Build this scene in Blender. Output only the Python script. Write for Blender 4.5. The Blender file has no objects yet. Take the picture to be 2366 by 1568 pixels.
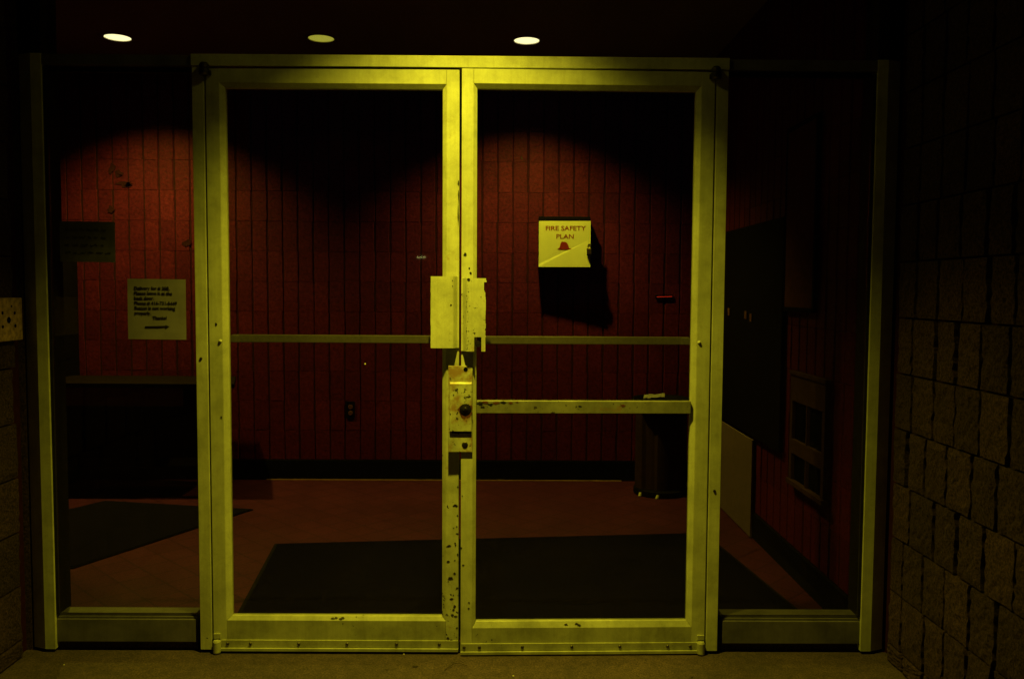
import bpy, bmesh, math, random
from mathutils import Vector, Matrix
random.seed(7)
S = bpy.context.scene
C = S.collection

# ------------------------------------------------------------------ camera
cam_d = bpy.data.cameras.new('camera')
cam_d.sensor_width = 36.0
cam_d.lens = 1963.66/2366*36
cam_d.clip_start = 0.05
cam_d.clip_end = 500
cam = bpy.data.objects.new('camera', cam_d); C.objects.link(cam)
Rr = Vector((0.9999559610627036, -0.0071633779572105385, 0.00606316348179319))
Uu = Vector((-0.005635007211685443, 0.058349255504043046, 0.9982803269001388))
Ff = Vector((0.00750484036399532, 0.9982705296653638, -0.0583063201783897))
cam.matrix_world = Matrix(((Rr.x, Uu.x, -Ff.x, 0.1665), (Rr.y, Uu.y, -Ff.y, -3.114),
                           (Rr.z, Uu.z, -Ff.z, 1.3603), (0, 0, 0, 1)))
S.camera = cam

# ------------------------------------------------------------------ night sky, exposure
w = bpy.data.worlds.new("World"); S.world = w; w.use_nodes = True
bg = w.node_tree.nodes['Background']
bg.inputs[0].default_value = (0.35, 0.62, 1.0, 1); bg.inputs[1].default_value = 0.004
S.view_settings.view_transform = 'Standard'
S.view_settings.look = 'None'
S.view_settings.exposure = 0.0
S.view_settings.gamma = 1.0

LAMP_COL = (1.0, 0.86, 0.035)
def spot(name, loc, power, half, blend, radius, parent, col=LAMP_COL, rot=(0, 0, 0)):
    l = bpy.data.lights.new(name, 'SPOT'); l.energy = power; l.color = col
    l.spot_size = math.radians(2*half); l.spot_blend = blend; l.shadow_soft_size = radius
    o = bpy.data.objects.new(name, l); C.objects.link(o); o.location = loc; o.rotation_euler = rot
    o.parent = parent
    return o

# ------------------------------------------------------------------ materials
def newmat(name):
    m = bpy.data.materials.new(name); m.use_nodes = True
    nt = m.node_tree; b = nt.nodes['Principled BSDF']
    return m, nt, b
def N(nt, t, **kw):
    n = nt.nodes.new(t)
    for k, v in kw.items(): setattr(n, k, v)
    return n
def L(nt, a, b): nt.links.new(a, b)
def ramp(nt, fac, stops, interp='LINEAR'):
    r = N(nt, 'ShaderNodeValToRGB'); r.color_ramp.interpolation = interp
    els = r.color_ramp.elements
    while len(els) < len(stops): els.new(0.5)
    for e, (p, c) in zip(els, stops):
        e.position = p; e.color = (c[0], c[1], c[2], 1) if not isinstance(c, (int, float)) else (c, c, c, 1)
    L(nt, fac, r.inputs[0]); return r
def noise(nt, scale, detail=4, rough=.6, vec=None, dist=0):
    n = N(nt, 'ShaderNodeTexNoise'); n.inputs['Scale'].default_value = scale
    n.inputs['Detail'].default_value = detail; n.inputs['Roughness'].default_value = rough
    n.inputs['Distortion'].default_value = dist
    if vec is not None: L(nt, vec, n.inputs['Vector'])
    return n
def mix(nt, fac, a, b, mode='MIX'):
    m = N(nt, 'ShaderNodeMix', data_type='RGBA', blend_type=mode)
    if isinstance(fac, (int, float)): m.inputs[0].default_value = fac
    else: L(nt, fac, m.inputs[0])
    for k, v in ((6, a), (7, b)):
        if isinstance(v, tuple): m.inputs[k].default_value = (v[0], v[1], v[2], 1)
        else: L(nt, v, m.inputs[k])
    return m.outputs[2]
def bump(nt, b, h, strength, dist=.01):
    n = N(nt, 'ShaderNodeBump'); n.inputs['Strength'].default_value = strength
    n.inputs['Distance'].default_value = dist
    L(nt, h, n.inputs['Height']); L(nt, n.outputs[0], b.inputs['Normal'])
def wcoord(nt, scale=(1, 1, 1)):
    g = N(nt, 'ShaderNodeTexCoord'); mp = N(nt, 'ShaderNodeMapping')
    mp.inputs['Scale'].default_value = scale
    L(nt, g.outputs['Object'], mp.inputs['Vector']); return mp.outputs[0]

def plain(name, col, rough=.6, metal=0.0, var=.25, scale=30, bmp=.1, spec=.5):
    m, nt, b = newmat(name); v = wcoord(nt)
    n = noise(nt, scale, 6, .6, v)
    r = ramp(nt, n.outputs[0], [(.3, tuple(c*(1-var) for c in col)), (.7, tuple(min(1, c*(1+var)) for c in col))])
    L(nt, r.outputs[0], b.inputs['Base Color'])
    b.inputs['Roughness'].default_value = rough; b.inputs['Metallic'].default_value = metal
    b.inputs['Specular IOR Level'].default_value = spec
    bump(nt, b, n.outputs[0], bmp, .002)
    return m

def paint(name, chip=.70, rust=.0, grime=.35, base=(.66, .67, .42), stretch=(1, 1, 1), low=False):
    m, nt, b = newmat(name); v = wcoord(nt, stretch)
    fine = noise(nt, 420, 2, .7, v)
    big = noise(nt, 7, 5, .6, v)
    chipn = noise(nt, 46, 5, .62, v, .3)
    zone = noise(nt, 3.1, 3, .5, v)
    # grime film and orange peel
    c = ramp(nt, big.outputs[0], [(.3, tuple(x*(1-grime) for x in base)), (.62, base)]).outputs[0]
    c = mix(nt, .35, c, ramp(nt, fine.outputs[0], [(.3, (.45, .45, .45)), (.7, (1, 1, 1))]).outputs[0], 'MULTIPLY')
    mp2 = N(nt, 'ShaderNodeMapping'); mp2.inputs['Scale'].default_value = (1, 1, .05); L(nt, v, mp2.inputs['Vector'])
    streak = noise(nt, 70, 5, .7, mp2.outputs[0]); smudge = noise(nt, 21, 6, .72, v, .5)
    c = mix(nt, .3, c, ramp(nt, streak.outputs[0], [(.34, (.72, .68, .6)), (.56, (1.06, 1.06, 1.06))]).outputs[0], 'MULTIPLY')
    c = mix(nt, .38, c, ramp(nt, smudge.outputs[0], [(.30, (.62, .57, .5)), (.52, (1.06, 1.06, 1.06))]).outputs[0], 'MULTIPLY')
    # chips where fine noise and zone noise coincide
    a = N(nt, 'ShaderNodeMath', operation='MULTIPLY_ADD'); L(nt, zone.outputs[0], a.inputs[0]); a.inputs[1].default_value = .35
    if low:
        sx_ = N(nt, 'ShaderNodeSeparateXYZ'); L(nt, v, sx_.inputs[0])
        mr = N(nt, 'ShaderNodeMapRange'); L(nt, sx_.outputs[2], mr.inputs[0])
        for i_, q_ in ((1, .2), (2, 1.3), (3, .03), (4, -.12)): mr.inputs[i_].default_value = q_
        ad = N(nt, 'ShaderNodeMath', operation='ADD'); L(nt, chipn.outputs[0], ad.inputs[0]); L(nt, mr.outputs[0], ad.inputs[1])
        L(nt, ad.outputs[0], a.inputs[2])
    else: L(nt, chipn.outputs[0], a.inputs[2])
    mask = ramp(nt, a.outputs[0], [(chip+.17, 0.0), (chip+.185, 1.0)])
    if rust > 0:
        rn = noise(nt, 22, 6, .65, v)
        rm = ramp(nt, rn.outputs[0], [(.62-rust*.2, 0.0), (.78-rust*.2, .75)])
        c = mix(nt, rm.outputs[0], c, (.26, .10, .03))
    c = mix(nt, mask.outputs[0], c, (.035, .025, .018))
    L(nt, c, b.inputs['Base Color'])
    L(nt, ramp(nt, big.outputs[0], [(.3, .62), (.7, .42)]).outputs[0], b.inputs['Roughness'])
    h = N(nt, 'ShaderNodeMath', operation='SUBTRACT'); L(nt, fine.outputs[0], h.inputs[0])
    L(nt, mask.outputs[0], h.inputs[1])
    bump(nt, b, h.outputs[0], .22, .001)
    return m

M = {}
M['paint'] = paint('painted_frame', chip=.775)
M['rail'] = paint('stained_cross_rail', chip=.63, rust=.15, grime=.55, base=(.30, .29, .22))
M['dark_rail'] = paint('darker_chipped_rail', chip=.715, grime=.5, base=(.50, .50, .30))  # darker base and more chips than the frame paint
M['dark_paint'] = paint('dark_sill_shaded_head_paint', chip=.80, grime=.5, base=(.17, .155, .2))  # darker paint base for sills, shade in the colour for side heads
M['worn_low'] = paint('painted_stile_worn_near_the_foot', chip=.64, rust=.12, grime=.4, low=True)
M['worn'] = paint('worn_painted_frame', chip=.635, rust=.08, grime=.4)
M['rusty'] = paint('rusty_painted_steel', chip=.61, rust=.85, grime=.45)
M['brown_metal'] = plain('dark_anodised_metal', (.20, .18, .11), .45, .3)
M['bronze_shade'] = plain('dark_bronze_shaded_jamb', (.02, .017, .02), .6, spec=.1)
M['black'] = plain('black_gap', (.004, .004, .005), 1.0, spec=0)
M['iron'] = plain('dark_worn_metal', (.10, .085, .06), .35, .9, .4, 80)
M['dark_iron'] = plain('greasy_black_iron', (.03, .025, .02), .25, .6, .4, 80)
M['rust'] = plain('brown_rust', (.13, .045, .012), .9, spec=.1)
M['steel'] = plain('steel', (.45, .42, .34), .3, .9, .3, 120)
M['strip'] = plain('pale_edge_strip', (.35, .2, .1), .5)
M['brass'] = plain('brass', (.75, .5, .15), .28, 1.0, .2, 60)
M['clip'] = plain('shiny_clip', (.5, .48, .3), .4)
M['wood'] = plain('dark_wood', (.008, .004, .006), .7, spec=.05)
M['maroon'] = plain('maroon_panel', (.11, .035, .028), .5)
M['grey_dark'] = plain('dark_painted_metal', (.0045, .003, .012), .7, spec=.05)
M['beige'] = plain('beige_panel', (.12, .068, .12), .9, var=.12)
M['tan'] = plain('tan_lit_wall_and_socket', (.10, .036, .05), .8, spec=.05)
M['paper'] = plain('paper', (.72, .70, .58), .85, var=.12, scale=14)
M['note'] = plain('note_paper', (.26, .24, .3), .85, var=.12, scale=14, spec=.1)
M['old_paper'] = plain('old_paper', (.13, .12, .14), .85, var=.3, scale=14)
M['ink'] = plain('ink', (.02, .015, .02), .8, spec=.1)
M['ink_faint'] = plain('faint_ink', (.03, .028, .03), .8, spec=.1)
M['red_ink'] = plain('red_ink', (.20, .008, .006), .5, var=.1)
M['plate'] = plain('tan_plate', (.34, .22, .16), .6, var=.5, scale=60, spec=.2)
M['ceil'] = plain('interior_ceiling_plaster', (.17, .15, .17), .9, scale=60)
M['soffit'] = plain('soffit_plaster', (.14, .11, .10), .9, scale=60)
M['twig'] = plain('twig', (.04, .025, .015), .9)
M['pebble'] = plain('pebble', (.5, .45, .3), .9)
M['baseboard'] = plain('black_rubber_base', (.004, .003, .012), .8, spec=.05)
M['bar'] = plain('satin_bar_metal', (.17, .15, .13), .4, .0, .15, 90)
M['mat'] = plain('dark_carpet_mat', (.0022, .0019, .022), 1.0, var=.6, scale=300, bmp=.6, spec=0)

def tile_mat():
    m, nt, b = newmat('glazed_red_clay_tile'); v = wcoord(nt)
    n1 = noise(nt, 2.3, 4, .6, v); n2 = noise(nt, 55, 6, .7, v)
    g = N(nt, 'ShaderNodeNewGeometry')
    c = ramp(nt, g.outputs['Random Per Island'], [(0, (.085, .0070, .05)), (.5, (.10, .0085, .055)), (1, (.118, .0105, .06))]).outputs[0]
    c = mix(nt, .8, c, ramp(nt, n2.outputs[0], [(.3, (.25, .22, .22)), (.66, (1.25, 1.25, 1.25))]).outputs[0], 'MULTIPLY')
    c = mix(nt, .6, c, ramp(nt, n1.outputs[0], [(.3, (.6, .6, .6)), (.65, (1, 1, 1))]).outputs[0], 'MULTIPLY')
    ch = noise(nt, 13, 5, .7, v, .6)
    c = mix(nt, ramp(nt, ch.outputs[0], [(.735, 0.), (.76, 1.)]).outputs[0], c, (.05, .04, .035))
    L(nt, c, b.inputs['Base Color']); b.inputs['Roughness'].default_value = .55; b.inputs['Specular IOR Level'].default_value = .12
    bump(nt, b, n2.outputs[0], .8, .004)
    return m
M['tile'] = tile_mat()
M['mortar'] = plain('dark_mortar', (.032, .008, .018), .95, spec=.05)

def block_mat():
    m, nt, b = newmat('split_face_block'); v = wcoord(nt)
    n1 = noise(nt, 5, 5, .6, v); n2 = noise(nt, 120, 5, .75, v)
    g = N(nt, 'ShaderNodeNewGeometry')
    c = ramp(nt, g.outputs['Random Per Island'], [(0, (.052, .029, .045)), (1, (.088, .048, .07))]).outputs[0]
    c = mix(nt, .9, c, ramp(nt, n2.outputs[0], [(.36, (.12, .12, .12)), (.62, (1.5, 1.5, 1.5))]).outputs[0], 'MULTIPLY')
    c = mix(nt, .6, c, ramp(nt, n1.outputs[0], [(.3, (.55, .55, .55)), (.65, (1, 1, 1))]).outputs[0], 'MULTIPLY')
    L(nt, c, b.inputs['Base Color']); b.inputs['Roughness'].default_value = .95
    b.inputs['Specular IOR Level'].default_value = .2
    bump(nt, b, n2.outputs[0], 1.0, .012)
    return m
M['block'] = block_mat()

def concrete_mat():
    m, nt, b = newmat('stained_concrete'); v = wcoord(nt)
    n1 = noise(nt, 2.2, 5, .65, v); n2 = noise(nt, 150, 5, .8, v); n3 = noise(nt, 26, 6, .7, v)
    c = ramp(nt, n1.outputs[0], [(.3, (.034, .020, .026)), (.7, (.078, .047, .055))]).outputs[0]
    c = mix(nt, .85, c, ramp(nt, n2.outputs[0], [(.38, (.15, .15, .15)), (.6, (1.8, 1.8, 1.8))]).outputs[0], 'MULTIPLY')
    c = mix(nt, .8, c, ramp(nt, n3.outputs[0], [(.35, (.45, .45, .45)), (.6, (1, 1, 1))]).outputs[0], 'MULTIPLY')
    vo = N(nt, 'ShaderNodeTexVoronoi'); vo.inputs['Scale'].default_value = 34; L(nt, v, vo.inputs['Vector'])
    sp = ramp(nt, vo.outputs['Distance'], [(.06, 1.), (.10, 0.)])
    c = mix(nt, sp.outputs[0], c, (.03, .02, .012))
    L(nt, c, b.inputs['Base Color']); b.inputs['Roughness'].default_value = .9
    bump(nt, b, n3.outputs[0], .7, .006)
    return m
M['concrete'] = concrete_mat()

def floor_mat():
    m, nt, b = newmat('worn_red_floor_tile'); v = wcoord(nt)
    br = N(nt, 'ShaderNodeTexBrick'); br.offset = 0; br.inputs['Scale'].default_value = 1
    br.inputs['Brick Width'].default_value = .152; br.inputs['Row Height'].default_value = .152
    br.inputs['Mortar Size'].default_value = .005
    br.inputs['Color1'].default_value = (.060, .0105, .06, 1); br.inputs['Color2'].default_value = (.073, .0125, .07, 1)
    br.inputs['Mortar'].default_value = (.040, .007, .04, 1)
    mp = N(nt, 'ShaderNodeMapping'); mp.inputs['Rotation'].default_value = (0, 0, math.radians(45))
    L(nt, v, mp.inputs['Vector']); L(nt, mp.outputs[0], br.inputs['Vector'])
    n2 = noise(nt, 80, 6, .75, v); n1 = noise(nt, 1.6, 5, .6, v)
    c = mix(nt, .7, br.outputs['Color'], ramp(nt, n2.outputs[0], [(.34, (.3, .3, .3)), (.62, (1.3, 1.3, 1.3))]).outputs[0], 'MULTIPLY')
    c = mix(nt, .7, c, ramp(nt, n1.outputs[0], [(.3, (.6, .6, .6)), (.7, (1, 1, 1))]).outputs[0], 'MULTIPLY')
    L(nt, c, b.inputs['Base Color']); b.inputs['Roughness'].default_value = .55
    b.inputs['Specular IOR Level'].default_value = .1
    bump(nt, b, n2.outputs[0], .2, .002)
    return m
M['floor'] = floor_mat()

def glass_mat(name, tint):
    m = bpy.data.materials.new(name); m.use_nodes = True; nt = m.node_tree; nt.nodes.clear()
    o = N(nt, 'ShaderNodeOutputMaterial'); t = N(nt, 'ShaderNodeBsdfTransparent'); g = N(nt, 'ShaderNodeBsdfGlossy')
    v = wcoord(nt); n = noise(nt, 3, 6, .7, v)
    r = ramp(nt, n.outputs[0], [(.3, tuple(x*.9 for x in tint)), (.65, tint)])
    L(nt, r.outputs[0], t.inputs[0])
    g.inputs['Roughness'].default_value = .02; g.inputs['Color'].default_value = (.9, .9, .9, 1)
    f = N(nt, 'ShaderNodeFresnel'); geo = N(nt, 'ShaderNodeNewGeometry'); ml = N(nt, 'ShaderNodeMath', operation='MULTIPLY_ADD')
    L(nt, geo.outputs['Backfacing'], ml.inputs[0]); ml.inputs[1].default_value = 1/1.45-1.45; ml.inputs[2].default_value = 1.45
    L(nt, ml.outputs[0], f.inputs['IOR'])
    x = N(nt, 'ShaderNodeMixShader'); L(nt, f.outputs[0], x.inputs[0]); L(nt, t.outputs[0], x.inputs[1]); L(nt, g.outputs[0], x.inputs[2])
    L(nt, x.outputs[0], o.inputs[0]); return m
M['glass'] = glass_mat('dusty_glass', (.95, .95, .95))
M['side_glass'] = glass_mat('dusty_side_glass', (.93, .93, .93))

def emit(name, col, s):
    m, nt, b = newmat(name); b.inputs['Base Color'].default_value = (*col, 1)
    b.inputs['Emission Color'].default_value = (*col, 1); b.inputs['Emission Strength'].default_value = s
    return m
M['lamp_on'] = emit('lit_lamp_lens', (1, .92, .45), 1.7)
M['lamp_dim'] = emit('dim_lamp_lens', (.95, .93, .10), .42)
M['red_glint'] = emit('red_reflection_glow', (1, .04, .02), .16)
M['white_led'] = emit('lit_street_lamp_lens', (1, .95, .30), 4)

# ------------------------------------------------------------------ helpers
def tag(o, label=None, cat=None, group=None, kind=None):
    if label: o['label'] = label
    if cat: o['category'] = cat
    if group: o['group'] = group
    if kind: o['kind'] = kind
    return o
def thing(name, label, cat, loc=(0, 0, 0), group=None):
    o = bpy.data.objects.new(name, None); C.objects.link(o); o.location = loc; o.empty_display_size = .1
    return tag(o, label, cat, group)
def link(name, me, mat, parent=None, loc=(0, 0, 0)):
    if mat: me.materials.append(mat)
    o = bpy.data.objects.new(name, me); C.objects.link(o)
    o.location = loc
    if parent: o.parent = parent
    return o
class MB:
    def __init__(s): s.v = []; s.f = []
    def poly(s, pts, faces):
        n = len(s.v); s.v += [tuple(p) for p in pts]; s.f += [tuple(i+n for i in f) for f in faces]; return s
    def box(s, x0, x1, y0, y1, z0, z1, bev=0):
        if bev > 0:
            bm = bmesh.new(); bmesh.ops.create_cube(bm, size=1)
            for v in bm.verts:
                v.co = Vector(((x0+x1)/2+v.co.x*(x1-x0), (y0+y1)/2+v.co.y*(y1-y0), (z0+z1)/2+v.co.z*(z1-z0)))
            bmesh.ops.bevel(bm, geom=list(bm.edges), offset=bev, segments=2, profile=.6, affect='EDGES')
            bm.verts.index_update()
            s.poly([v.co[:] for v in bm.verts], [[v.index for v in f.verts] for f in bm.faces]); bm.free(); return s
        P = [(x0,y0,z0),(x1,y0,z0),(x1,y1,z0),(x0,y1,z0),(x0,y0,z1),(x1,y0,z1),(x1,y1,z1),(x0,y1,z1)]
        return s.poly(P, [(3,2,1,0),(4,5,6,7),(0,1,5,4),(1,2,6,5),(2,3,7,6),(3,0,4,7)])
    def prism(s, front, yb):
        """front: CCW-from-viewer list of (x,y,z); extruded back to y=yb"""
        n = len(front); P = list(front)+[(p[0], yb, p[2]) for p in front]
        F = [tuple(range(n)), tuple(range(2*n-1, n-1, -1))]+[(i, i+n, (i+1) % n+n, (i+1) % n) for i in range(n)]
        return s.poly(P, F)
    def extrude_z(s, prof, z0, z1):
        n = len(prof); P = [(x, y, z0) for x, y in prof]+[(x, y, z1) for x, y in prof]
        return s.poly(P, [tuple(range(n))[::-1], tuple(range(n, 2*n))]+[(i, (i+1) % n, (i+1) % n+n, i+n) for i in range(n)])
    def lathe(s, prof, c, axis='z', seg=24, close=True):
        P = []; n = len(prof)
        for k in range(seg):
            a = 2*math.pi*k/seg
            for r, h in prof:
                if axis == 'z': P.append((c[0]+r*math.cos(a), c[1]+r*math.sin(a), c[2]+h))
                elif axis == 'y': P.append((c[0]+r*math.cos(a), c[1]+h, c[2]+r*math.sin(a)))
                else: P.append((c[0]+h, c[1]+r*math.cos(a), c[2]+r*math.sin(a)))
        F = []
        for k in range(seg):
            q = (k+1) % seg
            for i in range(n-1): F.append((k*n+i, q*n+i, q*n+i+1, k*n+i+1))
        if close:
            F.append(tuple(k*n for k in range(seg))[::-1]); F.append(tuple(k*n+n-1 for k in range(seg)))
        return s.poly(P, F)
    def tube(s, pts, r, seg=6):
        P = []; n = len(pts)
        for i, p in enumerate(pts):
            p = Vector(p); d = (Vector(pts[min(i+1, n-1)])-Vector(pts[max(i-1, 0)])).normalized()
            a = d.orthogonal().normalized(); b = d.cross(a)
            if abs(d.z) < .9:
                a = Vector((0, 0, 1)).cross(d).normalized(); b = d.cross(a)
            for k in range(seg):
                t = 2*math.pi*k/seg; P.append(tuple(p+a*math.cos(t)*r+b*math.sin(t)*r))
        F = [(i*seg+k, i*seg+(k+1) % seg, (i+1)*seg+(k+1) % seg, (i+1)*seg+k) for i in range(n-1) for k in range(seg)]
        F += [tuple(range(seg))[::-1], tuple(range((n-1)*seg, n*seg))]
        return s.poly(P, F)
    def mesh(s, name):
        me = bpy.data.meshes.new(name); me.from_pydata(s.v, [], s.f); me.validate()
        bm = bmesh.new(); bm.from_mesh(me); bmesh.ops.recalc_face_normals(bm, faces=bm.faces); bm.to_mesh(me); bm.free()
        return me
    def build(s, name, mat, parent=None, bevel=0, loc=(0, 0, 0), smooth=False):
        me = s.mesh(name)
        if smooth:
            for p in me.polygons: p.use_smooth = True
        o = link(name, me, mat, parent, loc)
        if bevel:
            b = o.modifiers.new('bevel', 'BEVEL'); b.width = bevel; b.segments = 2; b.limit_method = 'ANGLE'
        return o
def text_mesh(name, txt, size, mat, parent, loc, bold=0, align='CENTER', rot=(math.pi/2, 0, 0), sx=1, space=1, line=1):
    cu = bpy.data.curves.new(name, 'FONT'); cu.body = txt; cu.size = size; cu.align_x = align; cu.align_y = 'CENTER'
    cu.offset = bold; cu.extrude = .0004; cu.space_character = space; cu.space_line = line; cu.resolution_u = 4
    tmp = bpy.data.objects.new('tmp', cu); C.objects.link(tmp)
    dg = bpy.context.evaluated_depsgraph_get(); me = bpy.data.meshes.new_from_object(tmp.evaluated_get(dg))
    bpy.data.objects.remove(tmp); me.name = name
    o = link(name, me, mat, parent, loc); o.rotation_euler = rot; o.scale = (sx, 1, 1)
    return o

# ================================================================== setting
# ground, interior floor
g = MB().poly([(-60, -80, 0), (60, -80, 0), (60, .02, 0), (-60, .02, 0)], [(0, 1, 2, 3)]).build('ground', M['concrete']); tag(g, kind='structure')
g = MB().poly([(-3.45, .02, 0), (1.62, .02, 0), (1.62, 3.0, 0), (-3.45, 3.0, 0)], [(0, 1, 2, 3)]).build('floor', M['floor']); tag(g, kind='structure')
mb = MB()
HOLES = [(-2.245, 2.263), (-.984, 2.246), (.287, 2.256)]
# ceiling built as strips leaving square openings behind each downlight trim
def ceiling_slab(name, mat, x0, x1, y0, y1, z, zt, holes, hs=.085):
    m = MB(); xs = sorted({x0, x1, *[h[0]-hs for h in holes], *[h[0]+hs for h in holes]})
    for a, b in zip(xs, xs[1:]):
        hh = [h for h in holes if abs((a+b)/2-h[0]) < hs]
        if hh:
            m.box(a, b, y0, hh[0][1]-hs, z, zt); m.box(a, b, hh[0][1]+hs, y1, z, zt)
        else: m.box(a, b, y0, y1, z, zt)
    return m.build(name, mat)
tag(ceiling_slab('ceiling', M['ceil'], -3.45, 1.62, .06, 3.0, 2.9, 3.05, HOLES), kind='structure')
EXT = (.0, -.60)
tag(ceiling_slab('soffit', M['soffit'], -2.2, 2.2, -2.6, .03, 2.9, 3.05, [EXT]), kind='structure')

def tile_wall(name, label, flip, u0, u1, z0, z1, pitch_u, pitch_z, off_u, off_z, mapf, base_mb, seed, trim=None):
    """tiles with bevelled edges; mapf(u, d, z) -> xyz with d measured out of the wall"""
    rnd = random.Random(seed)
    root = thing(name, label, 'wall')
    tl = MB(); gu = .0052; gz = .0003; bv = .0035; bw_ = .0008
    i0 = math.floor((u0-off_u)/pitch_u); i1 = math.ceil((u1-off_u)/pitch_u)
    j0 = math.floor((z0-off_z)/pitch_z); j1 = math.ceil((z1-off_z)/pitch_z)
    for i in range(i0, i1):
        for j in range(j0, j1):
            a = max(u0, off_u+i*pitch_u)+gu*rnd.uniform(.5, 1.3); b = min(u1, off_u+(i+1)*pitch_u)-gu*rnd.uniform(.2, 1.7)
            c = max(z0, off_z+j*pitch_z)+gz; d = min(z1, off_z+(j+1)*pitch_z)-gz*rnd.uniform(.6, 5)
            if b-a < .015 or d-c < .015: continue
            h = .0048+rnd.uniform(-.0012, .0012); t1 = rnd.uniform(-.0007, .0007)
            K = 7; P = []; F = []
            for k in range(K+1):
                zz = c+(d-c)*k/K; zf = min(max(zz, c+bw_), d-bw_)
                e1 = rnd.uniform(-.0014, .0018); e2 = rnd.uniform(-.0014, .0018)
                P += [mapf(a+e1, 0, zz), mapf(a+bv+e1, h-t1, zf), mapf(b-bv-e2, h+t1, zf), mapf(b-e2, 0, zz)]
            for k in range(K):
                for q in range(3): F.append((4*k+q, 4*k+q+1, 4*k+q+5, 4*k+q+4))
            F += [(3, 2, 1, 0), (4*K, 4*K+1, 4*K+2, 4*K+3)]
            tl.poly(P, F)
    tl.build('wall_tiles', M['tile'], root)
    base_mb.build('mortar_backing', M['mortar'], root)
    return root
YB = 2.90
bw = tile_wall('back_wall', 'dark red wall of upright clay tiles facing the glass doors', False,
               -3.45, 1.555, .145, 2.9, .1076, .2105, -2.37, 2.041, lambda u, d, z: (u, YB-d, z),
               MB().box(-3.5, 1.62, YB, YB+.15, 0, 3.0), 3)
bb = MB().box(-3.44, 1.545, YB-.014, YB-.0005, .0005, .142, .003).build('baseboard', M['baseboard'], bw)
MB().box(-1.53, 1.0, YB-.019, YB-.0145, .0005, .007).build('edge_strip', M['strip'], bw)
# dark scars on the tiles
def blob(cx, cz, r, seed, asp=1.0, n=13):
    rnd = random.Random(seed)
    return [(cx+r*asp*rnd.uniform(.45, 1.2)*math.cos(2*math.pi*k/n), cz+r*rnd.uniform(.35, 1.2)*math.sin(2*math.pi*k/n)) for k in range(n)]
for k, (x, z, r, a) in enumerate([(-2.585, 2.185, .045, .6), (-2.54, 2.15, .03, 1.4), (-2.505, 2.085, .026, 2.3), (-2.47, 2.075, .02, 1.6), (-2.60, 1.90, .03, .9), (-2.07, 1.675, .03, 1.3)]):
    MB().prism([(p, YB-.0085, q) for p, q in blob(x, z, r, 11+k, a)], YB-.0005).build('tile_scar', M['mortar'], bw)
XR = 1.55
iw = tile_wall('side_wall', 'dim reddish tiled side wall inside the lobby, behind the right pane', False,
               .03, 2.893, .145, 2.9, .1076, .2105, 0, 2.041, lambda u, d, z: (XR-d, u, z),
               MB().box(XR, XR+.06, .06, YB, 0, 2.9), 5)
MB().box(XR-.014, XR-.0005, .06, 2.885, .0005, .142, .003).build('baseboard', M['baseboard'], iw)
lw = thing('side_wall', 'dark red wall closing off the lobby on its left end', 'wall')
MB().box(-3.5, -3.45, .04, YB, 0, 2.9).build('wall_panel', M['tile'], lw)
fw = thing('front_wall', 'plain wall of the lobby front beyond the left pane', 'wall')
MB().box(-3.5, -1.605, .02, .16, 0, 2.9).build('wall_panel', M['block'], fw)

# exterior block walls, rough split faces
def block_wall(name, label, sx, xw, widths, y1, seed, amp, courses=15, pz=.2, zoff=.068):
    rnd = random.Random(seed); root = thing(name, label, 'wall')
    m = MB()
    for j in range(-1, courses):
        zb = zoff+j*pz; z0 = max(zb, 0.0)+.0035; z1 = min(zb+pz, 2.9)-.0035
        if z1-z0 < .03: continue
        y = -.035; first = True
        while y > y1:
            wd = rnd.choice(widths)*rnd.uniform(.93, 1.07)
            if first: wd *= rnd.uniform(.75, 1.0); first = False
            ya = y-.008*rnd.uniform(.5, 2.0); yb2 = y-wd+.005
            if rnd.random() < .15: ya -= .010
            nu, nv = max(4, int((ya-yb2)/.018)), 9
            P = []; F = []
            off = rnd.uniform(-.003, .003)
            for a in range(nu+1):
                for b in range(nv+1):
                    ee = min(a, nu-a, b, nv-b)
                    d = (.0100 if ee == 0 else .012)+ (0 if ee == 0 else off)+rnd.uniform(-amp, amp)*(1 if ee else .6)
                    yy = ya+(yb2-ya)*a/nu; zz = z0+(z1-z0)*b/nv
                    if a in (0, nu): yy += rnd.uniform(-.005, .005)
                    P.append((xw-sx*d, yy, zz))
            for a in range(nu):
                for b in range(nv):
                    F.append((a*(nv+1)+b, (a+1)*(nv+1)+b, (a+1)*(nv+1)+b+1, a*(nv+1)+b+1))
            n = len(P)
            ring = [a*(nv+1) for a in range(nu+1)]+[nu*(nv+1)+b for b in range(1, nv+1)]+[a*(nv+1)+nv for a in range(nu-1, -1, -1)]+[b for b in range(nv-1, 0, -1)]
            P += [(xw+sx*.02, P[r][1], P[r][2]) for r in ring]
            k = len(ring)
            F += [(ring[i], ring[(i+1) % k], n+(i+1) % k, n+i) for i in range(k)]
            m.poly(P, F); y -= wd
    m.build('wall_blocks', M['block'], root)
    x0, x1 = sorted((xw+sx*.012, xw+sx*.3))
    MB().box(x0, x1, y1, .06, 0, 3.0).build('mortar_backing', M['mortar'], root)
    return root
block_wall('block_wall', 'rough split-face block wall outside, at the right edge', 1, 1.60, [.145, .145, .13, .155], -2.6, 21, .0034)
block_wall('block_wall', 'block wall outside on the left, carrying the tan plate', -1, -1.615, [.2, .2, .18], -2.6, 22, .0018)

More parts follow.
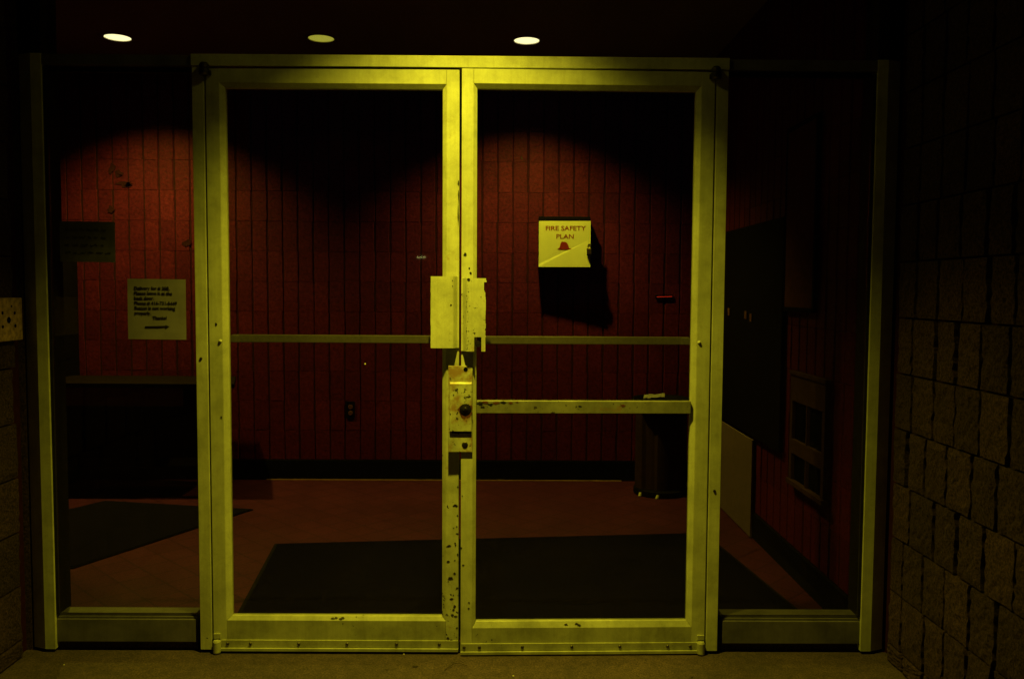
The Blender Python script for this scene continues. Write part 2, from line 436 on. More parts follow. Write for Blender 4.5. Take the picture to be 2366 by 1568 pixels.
# ================================================================== storefront frame
fr = thing('entrance_frame', 'painted metal frame holding both glass doors, side panes and transom', 'door frame')
FY = .004   # frame face
MB().box(-.968, .968, FY-.012, .11, 2.156, 2.197, .0015).build('header', M['paint'], fr)
for s in (-1, 1):
    x0, x1 = sorted((s*.9245, s*.967)); MB().box(x0, x1, FY-.006, .11, .012, 2.1555, .0015).build('mullion', M['paint'], fr)
    # jamb with an angled outer return
    J = [(s*1.508, FY-.004), (s*1.546, FY-.004), (s*1.549, FY-.002), (s*1.598, .022), (s*1.598, .11), (s*1.508, .11)]
    MB().extrude_z(J, .012, 2.197).build('jamb', M['paint'], fr)
    MB().extrude_z([(x, y+.004) for x, y in J], 2.1975, 2.9).build('transom_jamb', M['bronze_shade'], fr)  # upper jamb's shade put into a dark metal colour against lamp spill
    x0, x1 = sorted((s*.9685, s*1.5075)); MB().box(x0, x1, .004, .10, 2.158, 2.195, .0015).build('side_header', M['dark_paint'], fr)  # darker paint copy puts the dim light at the sides into the colour
    x0, x1 = sorted((s*1.497, s*1.5075)); MB().box(x0, x1, .010, .10, .14, 2.15, .001).build('glazing_bead', M['bronze_shade'], fr)
    # sill with stepped top
    x0, x1 = sorted((s*.988, s*1.5075))
    mb = MB().box(x0, x1, .012, .09, .034, .122, .003).box(x0+.002, x1-.002, .018, .085, .123, .131, .001).box(x0+.002, x1-.002, .025, .08, .132, .142, .001)
    mb.build('sill', M['dark_paint'], fr)
    MB().box(x0, x1, .03, .11, .0005, .0335).build('sill_shim', M['concrete'], fr)
    x0, x1 = sorted((s*.9675, s*.9875)); MB().box(x0, x1, .05, .10, .0005, .139).build('recess', M['black'], fr)
    x0, x1 = sorted((s*.968, s*1.4965)); MB().box(x0, x1, .018, .024, .1425, 2.1555).build('side_pane', M['side_glass'], fr)
    x0, x1 = sorted((s*.968, s*1.4965)); MB().box(x0, x1, .0245, .045, 2.138, 2.1555, .001).build('head_bead', M['bronze_shade'], fr)
MB().box(-1.507, 1.507, .046, .052, 2.1975, 2.899).build('transom_pane', M['side_glass'], fr)
for (x, z) in [(-.949, 1.102), (.945, .62)]:
    MB().lathe([(.0, -.003), (.0045, -.003), (.0055, 0)], (x, -.002, z), 'y', 12, False).build('screw_head', M['iron'], fr)

# ================================================================== doors
def make_door(s, label, ajar, dz, mats, zb):
    """s=-1 left leaf, +1 right leaf; built in world coords around hinge then rotated"""
    hx = s*.920
    root = thing('glass_door', label, 'door', (hx, 0, 0))
    def px(x): return x-hx
    H0, H1 = zb, 2.149
    th = .045; D = .011
    xe = s*.0045; xf = s*.047 if s > 0 else s*.051; xg = s*.060 if s > 0 else s*.066
    xh = s*.9185; xk = s*.870; xl = s*.852
    zt0, zt1 = 2.098, 2.081
    zb0, zb1 = (.103, .125) if s > 0 else (.123, .138)
    def quad(m, pts, yb=th):
        m.prism([(px(x), y, z) for x, y, z in pts], yb)
    # meeting stile
    m = MB(); quad(m, [(xe, 0, H0), (xf, 0, H0), (xf, 0, H1), (xe, 0, H1)])
    quad(m, [(xf, 0, zb0), (xg, D, zb1), (xg, D, zt1), (xf, 0, zt0)], th-D)
    m.build('stile', mats[0], root, .0012)
    m = MB(); quad(m, [(xk, 0, H0), (xh, 0, H0), (xh, 0, H1), (xk, 0, H1)])
    quad(m, [(xk, 0, zb0), (xl, D, zb1), (xl, D, zt1), (xk, 0, zt0)], th-D)
    m.build('stile', M['paint'], root, .0012)
    e = .0006*s
    m = MB(); quad(m, [(xf+e, 0, zt0), (xk-e, 0, zt0), (xk-e, 0, H1), (xf+e, 0, H1)])
    quad(m, [(xf+e, 0, zt0), (xg+e, D, zt1), (xl-e, D, zt1), (xk-e, 0, zt0)], th-D)
    m.build('top_rail', M['paint'], root, .0008)
    m = MB(); quad(m, [(xf+e, .0004, H0+.014), (xk-e, .0004, H0+.014), (xk-e, .0004, zb0), (xf+e, .0004, zb0)])
    quad(m, [(xf+e, 0, zb0), (xg+e, D, zb1), (xl-e, D, zb1), (xk-e, 0, zb0)], th-D)
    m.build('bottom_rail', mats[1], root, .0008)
    a, b = sorted((px(xe), px(s*.893)))
    m = MB().box(a, b, -.010, .006, H0-.001, H0+.011, .0015); m.box(a+.002, b-.002, -.0035, .0008, H0+.012, H0+.040, .0012)
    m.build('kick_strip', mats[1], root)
    for t in [.018, .075, .235, .42, .60, .78, .865][(1 if s < 0 else 0):]:
        MB().lathe([(0, -.0075), (.004, -.0075), (.0062, -.0035)], (px(s*t), 0, H0+.026), 'y', 12, False).build('screw', M['iron'], root)
    for t, z in [(.878, 1.166 if s < 0 else 1.171)]:
        MB().lathe([(0, -.006), (.004, -.005), (.007, -.0)], (px(s*t), 0, z), 'y', 14, False).build('screw', M['paint'], root, smooth=True)
    a, b = sorted((px(xg), px(xl)))
    MB().box(a-.004, b+.004, .020, .026, zb1-.004, zt1+.004).build('pane', M['glass'], root)
    a2, b2 = sorted((px(s*.064), px(s*.856)))
    # inner push bar
    m = MB().box(a2, b2, .062, .085, 1.1585, 1.187, .002)
    m.box(a2, a2+.03, .045, .07, 1.16, 1.185, .001).box(b2-.03, b2, .045, .07, 1.16, 1.185, .001)
    m.build('push_bar', M['bar'], root)
    # pull plate: folded sheet
    z0, z1 = (1.147, 1.407) if s < 0 else (1.137, 1.401)
    def folded(m, za, zb_, xout, cut=None):
        pr = [(.0045, -.0008), (.0045, -.0045), (.0088, -.0045), (.0110, -.006), (.0222, -.0245), (.0252, -.0275)]
        q = [(x, y) for x, y in pr]+[(xout, -.0275), (xout, -.0245), (.0258, -.0245), (.0242, -.022), (.0130, -.0035), (.0120, -.0008)]
        m.extrude_z([(px(s*x), y) for x, y in q], za, zb_)
    rnd = random.Random(31+s)
    m = MB(); z = z0
    xo = .106 if s < 0 else .0935
    if s > 0:
        # lower band with the notch for the cylinder
        def strip(xa, xb, za, zc):
            a, b = sorted((px(xa), px(xb))); m.box(a, b, -.0275, -.0245, za, zc)
        folded(m, z0, z0+.052, .052); strip(.078, .0925, z0, z0+.052)
        z = z0+.052
    while z < z1-.001:
        h = min(rnd.choice([.006, .010, .017, .03]), z1-z)
        folded(m, z, z+h, xo+((rnd.uniform(-.0022, .0006)-(.0048 if 1.335 < z < 1.366 else 0)+(.002 if z > 1.366 else 0)) if s > 0 else rnd.uniform(-.0007, .0003))); z += h
    m.build('pull_plate', mats[2], root)
    # spacer posts joining plate to stile
    m = MB()
    for zz in (z0+.07, z1-.04): m.lathe([(.006, -.0245), (.006, -.0005)], (px(s*.036), 0, zz), 'y', 12)
    m.build('spacer', M['iron'], root)
    # pivots
    t = MB().lathe([(0, -.022), (.012, -.021), (.017, -.016), (.018, -.006), (.018, .000), (.014, .003), (0, .003)], (px(s*.917), -.016, 2.140), 'z', 20, False)
    t.lathe([(.0, .0045), (.014, .0045), (.0165, .008), (.0165, .018), (.011, .024), (0, .025)], (px(s*.917), -.016, 2.140), 'z', 20, False)
    t.box(px(s*.917)-.021, px(s*.917)+.021, -.014, -.001, 2.122, 2.139, .002)
    t.build('top_pivot', M['iron'], root)
    t = MB().lathe([(0, .004), (.013, .004), (.0145, .008), (.0145, .046), (.011, .052), (0, .053)], (px(s*.904), -.008, -.001), 'z', 20)
    t.box(px(s*.904)-.013, px(s*.904)+.013, -.006, -.0005, .0555, .074, .001)
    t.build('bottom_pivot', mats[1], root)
    return root, px
ld, pxl = make_door(-1, 'left glass door leaf in a painted frame with a flat pull plate', 0, 0, (M['worn_low'], M['dark_rail'], M['paint']), .010)
rd, pxr = make_door(1, 'right glass door leaf with cross bar and rusty lock box', 0, 0, (M['paint'], M['dark_rail'], M['worn']), .006)
rd.rotation_euler = (0, 0, math.radians(1.2))
ld.rotation_euler = (0, 0, math.radians(-.12))
# cross rail on right leaf
MB().box(pxr(.061), pxr(.851), -.004, .0195, .908, .954, .002).build('cross_rail', M['rail'], rd)
# cylinder behind the notch
m = MB().lathe([(0, -.022), (.010, -.022), (.0115, -.019), (.0115, -.001)], (pxr(.0655), 0, 1.163), 'y', 20)
m.build('lock_cylinder', M['iron'], rd)
# lock guard : plate, raised box, lower tongue, cylinder, bolt
g = MB().box(pxr(-.042), pxr(.046), -.0075, -.0042, .766, 1.083, .001).build('lock_guard', M['rusty'], rd)
def P3(x, y, z): return (pxr(x), y, z)
zT, zB = 1.024, .842
m = MB().poly([P3(-.038, -.0077, zB), P3(.0445, -.0077, zB), P3(.0445, -.0077, zT), P3(-.038, -.0077, zT),
               P3(-.036, -.0145, zB+.0005), P3(.0432, -.0145, zB+.0005), P3(.0432, -.0145, zT-.0065), P3(-.036, -.0145, zT-.0065)],
              [(4, 5, 6, 7), (0, 1, 5, 4), (1, 2, 6, 5), (2, 3, 7, 6), (3, 0, 4, 7), (3, 2, 1, 0)])
o = m.build('lock_box', M['rusty'], g, .0015)
MB().lathe([(0, -.0060), (.004, -.0056), (.0075, -.0042), (.0095, -.0022), (.0110, -.0016), (.0200, -.0014), (.0222, 0)], P3(.021, -.0147, .923), 'y', 28, False).build('key_cylinder', M['dark_iron'], g, smooth=True)
MB().prism([(p[0], -.0150, p[1]) for p in [(pxr(q[0]), q[1]) for q in blob(.020, .922, .0290, 5, .95, 22)]], -.0146).build('rust_ring', M['rust'], g)
MB().box(pxr(.0198), pxr(.0222), -.0212, -.0206, .919, .927).build('keyhole', M['black'], g)
MB().lathe([(0, -.0028), (.006, -.0026), (.0095, -.0016), (.0115, 0)], P3(.019, -.0077, .792), 'y', 20, False).build('bolt', M['iron'], g, smooth=True)
MB().lathe([(0, -.0006), (.008, -.0006), (.008, .001)], P3(.021, -.0077, 1.070), 'y', 16, False).build('bolt_hole', M['black'], g)
MB().box(pxr(-.030), pxr(.044), -.0105, -.0078, .8355, .8414, .001).build('slot_shade', M['black'], g)  # black strip standing in for the shadow under the lock box
MB().lathe([(0, -.001), (.0025, -.0008), (.003, 0)], (pxl(-.352), .0198, 1.084), 'y', 10, False).build('fleck', M['paper'], ld)
# dents and holes in the stiles near the lock
for door, px_, pts in ((rd, pxr, [(.019, 1.487, .008, .8), (.037, 1.420, .007, .6), (.033, 1.437, .005, .6)]),
                       (ld, pxl, [(-.0075, 1.745, .012, .25), (-.0078, 1.70, .035, .06), (-.0085, 1.63, .05, .05), (-.893, 1.227, .007, .6), (-.878, .885, .006, .7)])):
    for k, (x, z, r, a) in enumerate(pts):
        MB().prism([(px_(p), -.0009, q) for p, q in blob(x, z, r, 51+k, a)], -.0002).build('paint_chip', M['iron'], door)
for door, px_, sg, lst in ((rd, pxr, 1, [(.0305, 1.396, .0045, 1.5), (.0325, 1.3915, .003, 1.0)]+[(.0275+.003*math.sin(k*7.1), 1.375-.0118*k, .0011+.0007*(k % 3), .9) for k in range(20)]+[(.049, 1.214, .004, .3), (.0262, 1.16, .003, .5), (.0262, 1.145, .003, .6)]),
                           (ld, pxl, -1, [(-.0325, 1.303, .0038, 1.0), (-.0275, 1.392, .0022, 1.0), (-.0265, 1.372, .0025, .7), (-.036, 1.20, .0016, 1), (-.037, 1.175, .0018, .8)])):
    for k, (x, z, r, a) in enumerate(lst):
        MB().prism([(px_(p), -.0281, q) for p, q in blob(x, z, r, 151+k, a, 9)], -.0272).build('paint_chip', M['iron'], door)
CH = [(155,385,6),(165,545,3),(140,555,3),(105,695,6),(155,690,4.5),(152,672,4.5),(100,815,4.5),(150,805,3),(150,908,6),(115,945,8),(100,970,3.5),(140,1075,3.5),(125,1105,4.5),(150,1165,7),(140,1190,6),(155,1240,4.5),(100,1410,7),(125,1435,9),(150,1440,5),(130,1495,6),(155,1490,5),(168,600,3),(170,460,4),(172,760,5),(171,1020,4),(168,1330,5),(172,240,4)]
for k, (cx_, cy_, r) in enumerate(CH):
    X = -.0045+(cx_-178)*.000487; Z = .01+(1497-(1100+cy_/3.136)*.9464)/617
    MB().prism([(pxl(p), -.0009, q) for p, q in blob(X, Z, r*.00085, 251+k, 1.0 if k % 3 else 1.9, 11)], -.0002).build('paint_chip', M['iron'], ld)
for k, (cx_, cy_, r) in enumerate([(210,830,4),(250,1165,4),(255,1120,3.5),(200,300,3),(196,700,4)]):
    X = .0045+(cx_-190)*.000487; Z = .01+(1497-(1100+cy_/3.136)*.9464)/617
    MB().prism([(pxr(p), -.0009, q) for p, q in blob(X, Z, r*.00085, 351+k, 1.2, 11)], -.0002).build('paint_chip', M['iron'], rd)
for k, (X, Z, r) in enumerate([(.075, .945, .007), (.092, .948, .006), (.112, .941, .005), (.135, .947, .006), (.158, .949, .005), (.185, .947, .004), (.082, .932, .004), (.21, .950, .003), (.44, .935, .003), (.60, .938, .005)]):
    MB().prism([(pxr(p), -.0048, q) for p, q in blob(X, Z, r, 451+k, 2.2, 13)], -.0041).build('stain', M['rust'] if k % 2 else M['iron'], rd)
MB().box(-.965, .965, .0005, .10, .0005, .0032).build('door_foot_shadow', M['black'], fr)  # black strip painted in as the shadow line under the doors
# bottom-rail bevel scuffs
for door, px_, pts in ((ld, pxl, [(-.475, .1305), (-.462, .131), (-.445, .1295), (-.437, .132)]), (rd, pxr, [(.398, .114), (.438, .115), (.447, .112)])):
    for k, (x, z) in enumerate(pts):
        d = .0055
        MB().prism([(px_(p), .0105*((q-(.123 if door is ld else .103))/(.015 if door is ld else .022))-.0012, q) for p, q in blob(x, z, .0045, 71+k, 1.6)], .009).build('paint_chip', M['iron'], door)

# ================================================================== downlights
def downlight(x, y, label, on, power, half=58, blend=.35, z=2.9, group='downlights in the lobby ceiling', col=LAMP_COL):
    r = thing('downlight', label, 'ceiling light', (x, y, z), group)
    MB().lathe([(.080, 0.0005), (.080, .07), (.045, .10), (.0, .10)], (0, 0, 0), 'z', 32, False).build('reflector', M['steel'], r, smooth=True)
    # trim ring covers the square opening
    m = MB(); n = 32; P = []; F = []
    for k in range(n):
        a = 2*math.pi*k/n; ca, sa = math.cos(a), math.sin(a); q = .10/max(abs(ca), abs(sa))
        P += [(.0795*ca, .0795*sa, -.0006), (.098*ca, .098*sa, -.004), (min(q, .128)*ca, min(q, .128)*sa, -.0006)]
    for k in range(n):
        q = (k+1) % n
        for i in range(2): F.append((k*3+i, q*3+i, q*3+i+1, k*3+i+1))
    m.poly(P, F).build('trim_ring', M['soffit'], r)
    MB().lathe([(.0, .004), (.077, .004), (.077, .010), (0, .010)], (0, 0, 0), 'z', 32, False).build('lens', on, r)
    spot('lamp', (0, 0, -.02), power, half, blend, .03, r, col)
    return r
downlight(HOLES[0][0], HOLES[0][1], 'bright lobby ceiling downlight above the two paper notices, leftmost', M['lamp_on'], 190, blend=1.0)
downlight(HOLES[1][0], HOLES[1][1], 'dim lobby ceiling downlight, the weakest and middle one', M['lamp_dim'], .3)
downlight(HOLES[2][0], HOLES[2][1], 'bright lobby ceiling downlight above the fire safety plan box', M['lamp_on'], 160, blend=1.0)
# outside light over the doors (above the picture) that lights the frame
dl = downlight(EXT[0], EXT[1], 'bright downlight in the outside soffit over the doors', emit('lit_outside_lamp_lens', (1, .86, .1), 17), 240, 50.5, 1.0, group=None)
spot('lamp', (0, 0, -.02), 95, 30, 1.0, .03, dl)

# ================================================================== things inside
# fire safety plan box
bx0, bx1, bz0, bz1 = .391, .748, 1.517, 1.866
fb = thing('document_box', 'black wall box with a yellow-white fire safety plan cover', 'document box', (bx0, 2.78, bz0))
W_, Hh = bx1-bx0, bz1-bz0
MB().box(0, W_, .004, .112, 0, Hh, .003).build('box_body', M['grey_dark'], fb)
# cover sheet, crease added so its lower part catches more light
zc = Hh-.032
P = [(0.001, -.011, .002), (W_-.001, -.012, .002), (W_-.001, -.002, .19), (W_-.001, -.003, zc), (.001, -.003, zc), (.001, -.0045, .022)]
mb = MB().poly([(p[0], p[1], p[2]) for p in P]+[(p[0], .0035, p[2]) for p in P],
               [(0, 1, 2, 5), (5, 2, 3, 4), (0, 6, 7, 1), (1, 7, 8, 2), (2, 8, 9, 3), (3, 9, 10, 4), (4, 10, 11, 5), (5, 11, 6, 0), (6, 11, 10, 9, 8, 7)])
cov, nt_, b_ = newmat('glossy_white_cover'); b_.inputs['Base Color'].default_value = (.62, .62, .4, 1); b_.inputs['Roughness'].default_value = .22
cv = mb.build('cover', cov, fb); cv.rotation_euler = (0, 0, math.radians(-5))
text_mesh('lettering', 'FIRE SAFETY', .045, M['red_ink'], cv, (W_/2+.005, -.0040, zc-.052), .0006, sx=1.14)
text_mesh('lettering', 'PLAN', .045, M['red_ink'], cv, (W_/2+.003, -.0044, zc-.108), .0006, sx=1.14)
hel = [(-.050, 0), (-.045, .004), (-.036, .007), (-.031, .022), (-.027, .040), (-.022, .047), (-.018, .055), (-.012, .050), (.002, .050), (.012, .046), (.020, .037), (.027, .022), (.031, .008), (.040, .005), (.050, .000), (.03, -.002), (-.02, -.003)]
MB().prism([(W_/2+x, -.0056, .124+z) for x, z in hel], -.0036).build('helmet_emblem', M['red_ink'], cv)
MB().box(W_-.018, W_+.006, -.010, -.0035, .150, .156, .001).box(W_+.001, W_+.006, -.010, .02, .140, .165, .001).build('hasp', M['iron'], cv)
pl = thing('padlock', 'small brass padlock hanging from the fire safety plan box', 'padlock', (bx1-.012, 2.728, bz0+.085))
MB().box(-.0135, .0135, -.008, .008, 0, .042, .003).build('body', M['brass'], pl)
MB().tube([(-.009, 0, .043), (-.009, 0, .062), (-.006, 0, .071), (0, 0, .075), (.006, 0, .071), (.009, 0, .062), (.009, 0, .043)], .0028, 8).build('shackle', M['iron'], pl, smooth=True)
MB().box(-.0165, .0165, -.0095, .0095, -.007, .0075, .002).box(-.0165, -.0137, -.0095, .0095, .008, .044).box(.0137, .0165, -.0095, .0095, .008, .044).build('sleeve', M['grey_dark'], pl)

# power outlet
ot = thing('power_outlet', 'small dark wall outlet low on the red tile wall', 'outlet', (-.932, YB-.007, .503))
MB().box(-.031, .031, -.006, -.0004, -.058, .060, .002).build('cover_plate', M['grey_dark'], ot)
for z in (-.022, .022):
    f = MB().lathe([(0, -.0045), (.015, -.0045), (.0165, -.003), (.0165, 0)], (0, -.0062, z), 'y', 20, False).build('socket', M['tan'], ot)
    MB().box(-.007, -.005, -.0112, -.0108, z-.004, z+.006).box(.005, .007, -.0112, -.0108, z-.004, z+.006).build('slot_shade', M['black'], f)

# door mats
def flat_quad(m, pts, t=.009):
    n = len(pts); m.poly([(x, y, .0005) for x, y in pts]+[(x, y, t) for x, y in pts],
        [tuple(range(n))[::-1], tuple(range(n, 2*n))]+[(i, (i+1) % n, (i+1) % n+n, i+n) for i in range(n)])
def mat_thing(label, pts, mat):
    r = thing('door_mat', label, 'mat', (0, 0, 0))
    cx = sum(p[0] for p in pts)/4; cy = sum(p[1] for p in pts)/4
    m = MB(); flat_quad(m, pts, .007); m.build('rubber_edge', M['baseboard'], r)
    m = MB(); inn = [(cx+(x-cx)*.985, cy+(y-cy)*.98) for x, y in pts]
    m.poly([(x, y, .0072) for x, y in inn]+[(x, y, .0105) for x, y in inn], [(3,2,1,0),(4,5,6,7),(0,1,5,4),(1,2,6,5),(2,3,7,6),(3,0,4,7)])
    m.build('carpet', mat, r); return r
mat_thing('large black mat just inside the glass doors', [(-.918, .10), (1.455, .16), (1.29, 1.58), (-1.055, 1.343)], M['mat'])
M['mat2'] = plain('charcoal_carpet_mat', (.007, .0055, .022), 1.0, var=.5, scale=300, bmp=.6, spec=0)
mat_thing('dark skewed mat lying in front of the long table', [(-1.92, .94), (-1.379, 2.05), (-2.376, 2.245), (-2.97, 1.15)], M['mat2'])

# table on the left
tb = thing('long_table', 'long dark table against the red wall behind the left mullion', 'table', (-3.05, 2.30, 0))
MB().poly([(0, 0, .722), (1.485, .0, .722), (1.345, .48, .722), (0, .48, .722), (0, 0, .75), (1.485, 0, .75), (1.345, .48, .75), (0, .48, .75)],
          [(3,2,1,0),(4,5,6,7),(0,1,5,4),(1,2,6,5),(2,3,7,6),(3,0,4,7)]).build('table_top', M['wood'], tb, .003)
MB().box(.33, 1.14, .03, .05, .60, .7215, .002).build('apron', M['maroon'], tb)
MB().box(.06, 1.30, .40, .42, .12, .7215).build('modesty_panel', M['wood'], tb)
for x in (.05, 1.24):
    for y in (.04, .40): MB().box(x, x+.05, y, y+.05, .0005, .7215, .003).build('leg', M['wood'], tb)
MB().box(.10, 1.239, .06, .38, .18, .20, .002).build('shelf', M['wood'], tb)
ck = thing('tall_cabinet', 'tall narrow black cabinet beside the long table', 'cabinet', (-3.12, 2.66, 0))
MB().box(0, .285, 0, .22, .03, 1.70, .004).build('cabinet_body', M['grey_dark'], ck)
MB().box(.01, .275, -.018, -.0005, .05, 1.68, .003).build('cabinet_door', M['grey_dark'], ck)
MB().box(.24, .252, -.032, -.0185, .95, 1.08, .003).build('handle', M['iron'], ck)
MB().box(.02, .265, .01, .21, .0005, .0295).build('plinth', M['baseboard'], ck)

# waste bin with paper on it
wb = thing('waste_bin', 'dark upright waste bin in the right back corner', 'bin', (1.215, 2.55, 0))
M['bin'] = plain('bin_brown_metal', (.035, .016, .025), .7, spec=.1)
prof = []
for k in range(48):
    a = 2*math.pi*k/48; r = .165+(.012 if (k % 8) in (2, 3, 4, 5) else -.004)
    prof.append((r*math.cos(a), .80*r*math.sin(a)))
MB().extrude_z(prof, .045, .60).build('bin_body', M['bin'], wb)
MB().lathe([(.0, .601), (.17, .601), (.19, .615), (.195, .640), (.190, .645), (.180, .640), (.172, .622), (.0, .618)], (0, 0, 0), 'z', 40, False).build('tray_top', M['grey_dark'], wb, smooth=True)
MB().lathe([(.0, .0005), (.175, .0005), (.180, .01), (.178, .036), (.16, .0445), (0, .0445)], (0, 0, 0), 'z', 40, False).build('bin_base', M['grey_dark'], wb)
for (x, y, rz) in ((-.155, -.105, .5), (-.055, -.178, .35)):
    m = MB().box(-.006, .006, -.010, .010, 0, .026, .002); o = m.build('foot_clip', M['clip'], wb)
    o.location = (x, y-.006, .002); o.rotation_euler = (math.radians(-12), math.radians(28), rz)
pp = thing('paper_sheet', 'crumpled sheet of paper lying on the waste bin top', 'paper', (1.145, 2.49, .6465))
P = []; F = []
rnd = random.Random(4)
for i in range(9):
    for j in range(6): P.append((-.07+.0175*i+.004*j, -.05+.02*j, .004+rnd.uniform(0, .008)+.012*(i/8)**2+ (.012 if j > 3 else 0)))
for i in range(8):
    for j in range(5): F.append((i*6+j, (i+1)*6+j, (i+1)*6+j+1, i*6+j+1))
o = MB().poly(P, F).build('sheet', M['note'], pp); sm = o.modifiers.new('thick', 'SOLIDIFY'); sm.thickness = .0006

# glowing strip standing in for a red light reflected in the glass
ri = thing('red_reflection', 'thin glowing red strip added for a red reflection in the right door glass', 'reflection', (1.285, YB-.007, 1.318))
MB().box(-.062, .062, -.012, -.0004, -.013, .013, .002).build('strip_backing', M['grey_dark'], ri)
o = MB().box(-.054, .054, -.0135, -.0122, -.0025, .0025).build('reflection_strip', M['red_glint'], ri); o.rotation_euler = (0, math.radians(-1.5), 0)

# right wall : dark board, beige panel, tan panel for the lit wall, cabinet with four openings
db = thing('wall_board', 'large black board on the lobby side wall with small lit buttons', 'board', (XR-.008, 0, 0))
MB().box(-.022, -.0002, 1.045, 2.75, .565, 1.725, .003).build('board_panel', M['grey_dark'], db)
M['btn'] = plain('button', (.12, .05, .05), .6, spec=.1)
for y, z in ((1.66, 1.226), (1.56, 1.215), (2.02, 1.235)):
    MB().box(-.028, -.0222, y-.022, y+.022, z-.022, z+.022, .002).build('button', M['btn'], db)
bp = thing('wall_panel', 'pale beige panel low on the lobby side wall beside the right door', 'panel', (XR-.016, 0, 0))
MB().box(-.012, -.0002, 1.50, 2.75, .005, .545, .002).build('panel_face', M['beige'], bp)
nb = thing('lit_wall_patch', 'plain brown panel standing in for a lit stretch of lobby side wall', 'lit wall patch', (XR-.008, 0, 0))
MB().box(-.016, -.0002, .65, 1.03, 1.285, 2.12, .002).build('lit_patch_face', M['tan'], nb)  # tan panel and frame added in place of a lit stretch of wall
MB().box(-.02, -.0002, .63, .649, 1.27, 2.14, .001).box(-.02, -.0002, 1.0305, 1.041, 1.27, 2.14, .001).box(-.02, -.0002, .6495, 1.03, 2.1205, 2.14, .001).box(-.02, -.0002, .6495, 1.03, 1.265, 1.2845, .001).build('lit_patch_frame', M['grey_dark'], nb)
hc = thing('wall_cabinet', 'brown metal wall cabinet with four dark square openings', 'cabinet', (XR-.008, 0, 0))
y0, y1, z0, z1 = .44, .90, .44, 1.0
M['cabm'] = plain('cabinet_brown_metal', (.06, .026, .045), .7, spec=.1)
m = MB(); ym = (y0+y1)/2
m.box(-.022, -.0002, y0+.01, y1-.01, .848, z1-.0305, .002)          # blank top band
m.box(-.022, -.0002, y0+.01, y1-.01, .60, .668, .002)
for a, b in ((y0+.01, y0+.042), (ym-.005, ym+.005), (y1-.042, y1-.01)):
    m.box(-.022, -.0002, a, b, .475, .5995, .001); m.box(-.022, -.0002, a, b, .6685, .8475, .001)
m.build('cabinet_front', M['cabm'], hc)
for a, b in ((y0+.042, ym-.005), (ym+.005, y1-.042)):
    for c, d in ((.475, .5995), (.6685, .8475)): MB().box(-.006, -.0004, a+.0005, b-.0005, c, d).build('opening', M['black'], hc)
MB().box(-.032, -.0002, y0, y1, .452, .4745, .002).build('bottom_ledge', M['cabm'], hc)
MB().box(-.028, -.0002, y0, y1, z1-.0295, z1-.012, .002).build('top_ledge', M['cabm'], hc)

# ================================================================== notices on the left pane
def notice(label, x0, x1, z0, z1, mat, y, tilt):
    r = thing('paper_notice', label, 'notice', (x0, y, z0)); W, H = x1-x0, z1-z0
    P = []; F = []
    rnd = random.Random(int(z0*100))
    for i in range(9):
        for j in range(9):
            P.append((W*i/8, -.0004-.0012*abs(math.sin(i*.7+j*.4)), H*j/8))
    for i in range(8):
        for j in range(8): F.append((i*9+j, (i+1)*9+j, (i+1)*9+j+1, i*9+j+1))
    o = MB().poly(P, F).build('sheet', mat, r); s_ = o.modifiers.new('t', 'SOLIDIFY'); s_.thickness = .0003
    r.rotation_euler = (0, math.radians(tilt), 0)
    return r, W, H
n2, W, H = notice('paper notice with typed lines and an arrow on the left side pane', -1.221, -1.008, 1.171, 1.392, M['note'], .0165, .3)
lines = ['Delivery for # 308,', 'Please leave it at the', 'back door.', 'Phone # 416-731-5449', 'Button is not working', 'properly.']
for k, t in enumerate(lines):
    text_mesh('typed_line', t, .0168, M['ink'], n2, (W*.115, -.0022, H*(.845-.082*k)), .0004, 'LEFT', sx=1.0)
text_mesh('typed_line', 'Thanks!', .0165, M['ink'], n2, (W*.55, -.0022, H*.355), .0004, 'CENTER')
ar = [(.0, 0), (.075, .003), (.0748, -.0035), (.090, .0065), (.076, .0125), (.0755, .0095), (.001, .0070)]
MB().prism([(W*.29+x, -.0024, H*.185+z) for x, z in ar], -.0019).build('arrow', M['ink'], n2)
n1, W, H = notice('dim handwritten paper sheet, higher and further left on the left side pane', -1.463, -1.262, 1.453, 1.60, M['old_paper'], .0165, .5)
rnd = random.Random(9)
for k in range(4):
    z = H*(.80-.19*k); x = W*(.08+.05*rnd.random()); end = W*rnd.uniform(.72, .92)
    m = MB()
    while x < end:
        wl = rnd.uniform(.012, .03); pts = []
        q = 0
        while q < wl:
            pts.append((x+q, -.0026, z+rnd.uniform(-.0045, .0045))); q += .0032
        if len(pts) > 2: m.tube(pts, .0008, 4)
        x += wl+.007
    m.build('handwriting', M['ink_faint'], n1)
# ================================================================== outside small things
ic = thing('intercom_plate', 'tan metal plate with dark holes on the left block wall', 'wall plate', (-1.598, 0, 1.243))
MB().box(.0005, .012, -.34, -.02, -.074, .078, .003).build('plate', M['plate'], ic)
MB().box(-.012, .0, -.33, -.03, -.066, .070).build('back_box', M['iron'], ic)
m = MB()
for y, z, r in ((-.105, .0, .0115), (-.068, .024, .006), (-.066, -.022, .0065), (-.142, .026, .006), (-.142, -.022, .006), (-.086, .048, .004)):
    MB().lathe([(0, .0006), (r, .0006), (r, 0)], (.012, y, z), 'x', 14, False).build('hole', M['black'], ic)
tw = thing('twig', 'thin curved dark twig on the concrete before the doors', 'twig', (-.01, -.10, 0))
MB().tube([(-.035, -.045, .002), (-.018, -.022, .006), (.0, -.008, .010), (.022, -.004, .008), (.045, -.012, .003)], .0011, 5).build('stem', M['twig'], tw)
MB().tube([(-.012, .004, .002), (.0, .016, .006), (.014, .022, .006), (.030, .018, .002)], .0008, 5).build('offshoot', M['twig'], tw)
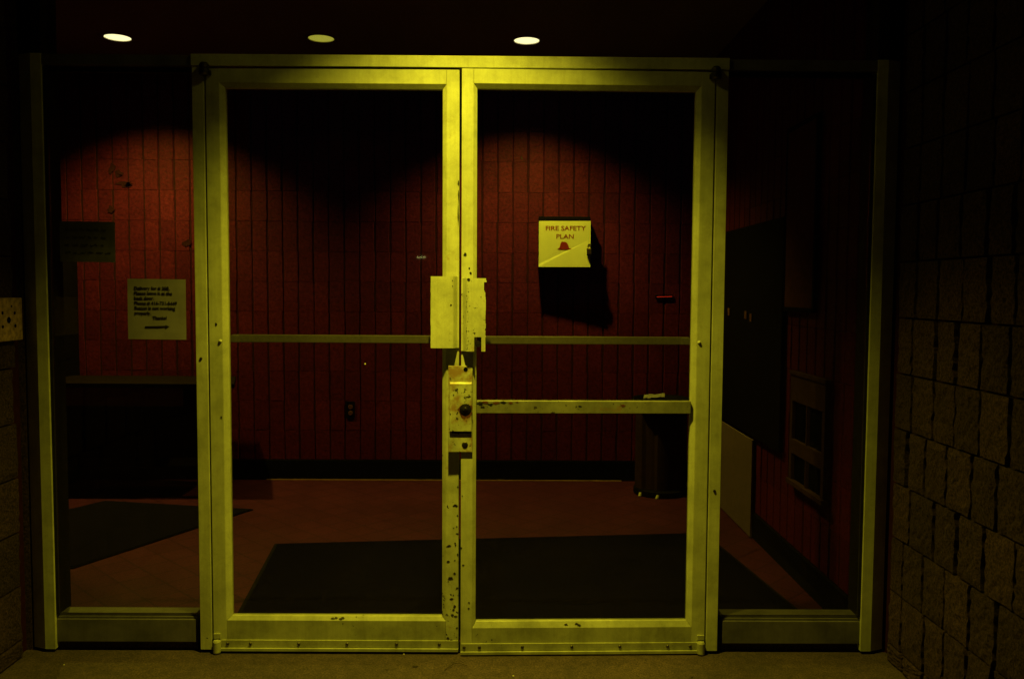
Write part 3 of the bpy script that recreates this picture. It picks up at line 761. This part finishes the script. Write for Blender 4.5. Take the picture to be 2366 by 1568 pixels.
def pebble(label, x, y, r, seed, mat, flat=.55):
    rnd = random.Random(seed); bm = bmesh.new(); bmesh.ops.create_icosphere(bm, subdivisions=2, radius=r)
    for v in bm.verts: v.co *= rnd.uniform(.8, 1.15); v.co.z *= flat
    me = bpy.data.meshes.new('pebble'); bm.to_mesh(me); bm.free()
    o = link('pebble', me, mat, None, (x, y, r*flat*.8)); tag(o, label, 'pebble', 'pebbles on the concrete'); return o
for k, (x, y, r, lab, mt, fl) in enumerate([
        (-.252, -.137, .0065, 'dark flat blob on the concrete below the left door, the larger of two', 'twig', .25),
        (-.217, -.100, .0045, 'small dark flat blob on the concrete just above the larger one', 'twig', .25),
        (-.207, -.012, .0030, 'pale grit against the bottom edge of the left door', 'pebble', .6),
        (.200, -.190, .0034, 'pale grit on the concrete in front of the right door', 'pebble', .6),
        (-.655, -.150, .0028, 'dark grit on the concrete toward the left door hinge', 'twig', .6),
        (.83, -.195, .0036, 'dark grit on the concrete near the right door hinge', 'twig', .6),
        (-1.42, -.110, .0030, 'pale grit on the concrete under the left side pane', 'pebble', .6)]):
    o = pebble(lab, x, y, r, k, M[mt], fl); del o['group']
lf = thing('leaf', 'small dry leaf on the concrete left of the twig', 'leaf', (-.155, -.115, .001))
MB().poly([(-.012, 0, .001), (-.004, .007, .004), (.008, .006, .002), (.014, 0, .005), (.006, -.006, .003), (-.005, -.006, .004), (0, 0, .0015)],
          [(0, 6, 1), (1, 6, 2), (2, 6, 3), (3, 6, 4), (4, 6, 5), (5, 6, 0)]).build('blade', M['twig'], lf)
# far street lamp behind the camera, mirrored in the left pane
sl = thing('street_lamp', 'street lamp far behind the viewer, seen only as a reflection', 'street lamp', (-6.37, -60, 0))
MB().lathe([(.09, 0), (.06, .4), (.045, 3.78)], (.9, 0, 0), 'z', 12).build('pole', M['iron'], sl)
MB().tube([(.9, 0, 3.70), (.6, 0, 3.82), (.25, 0, 3.84)], .03, 8).build('arm', M['iron'], sl)
MB().box(-.38, .38, -.14, .14, 3.75, 3.83, .02).build('lamp_head', M['iron'], sl)
MB().box(-.31, .31, -.12, .145, 3.69, 3.749, .01).build('lens', M['white_led'], sl)
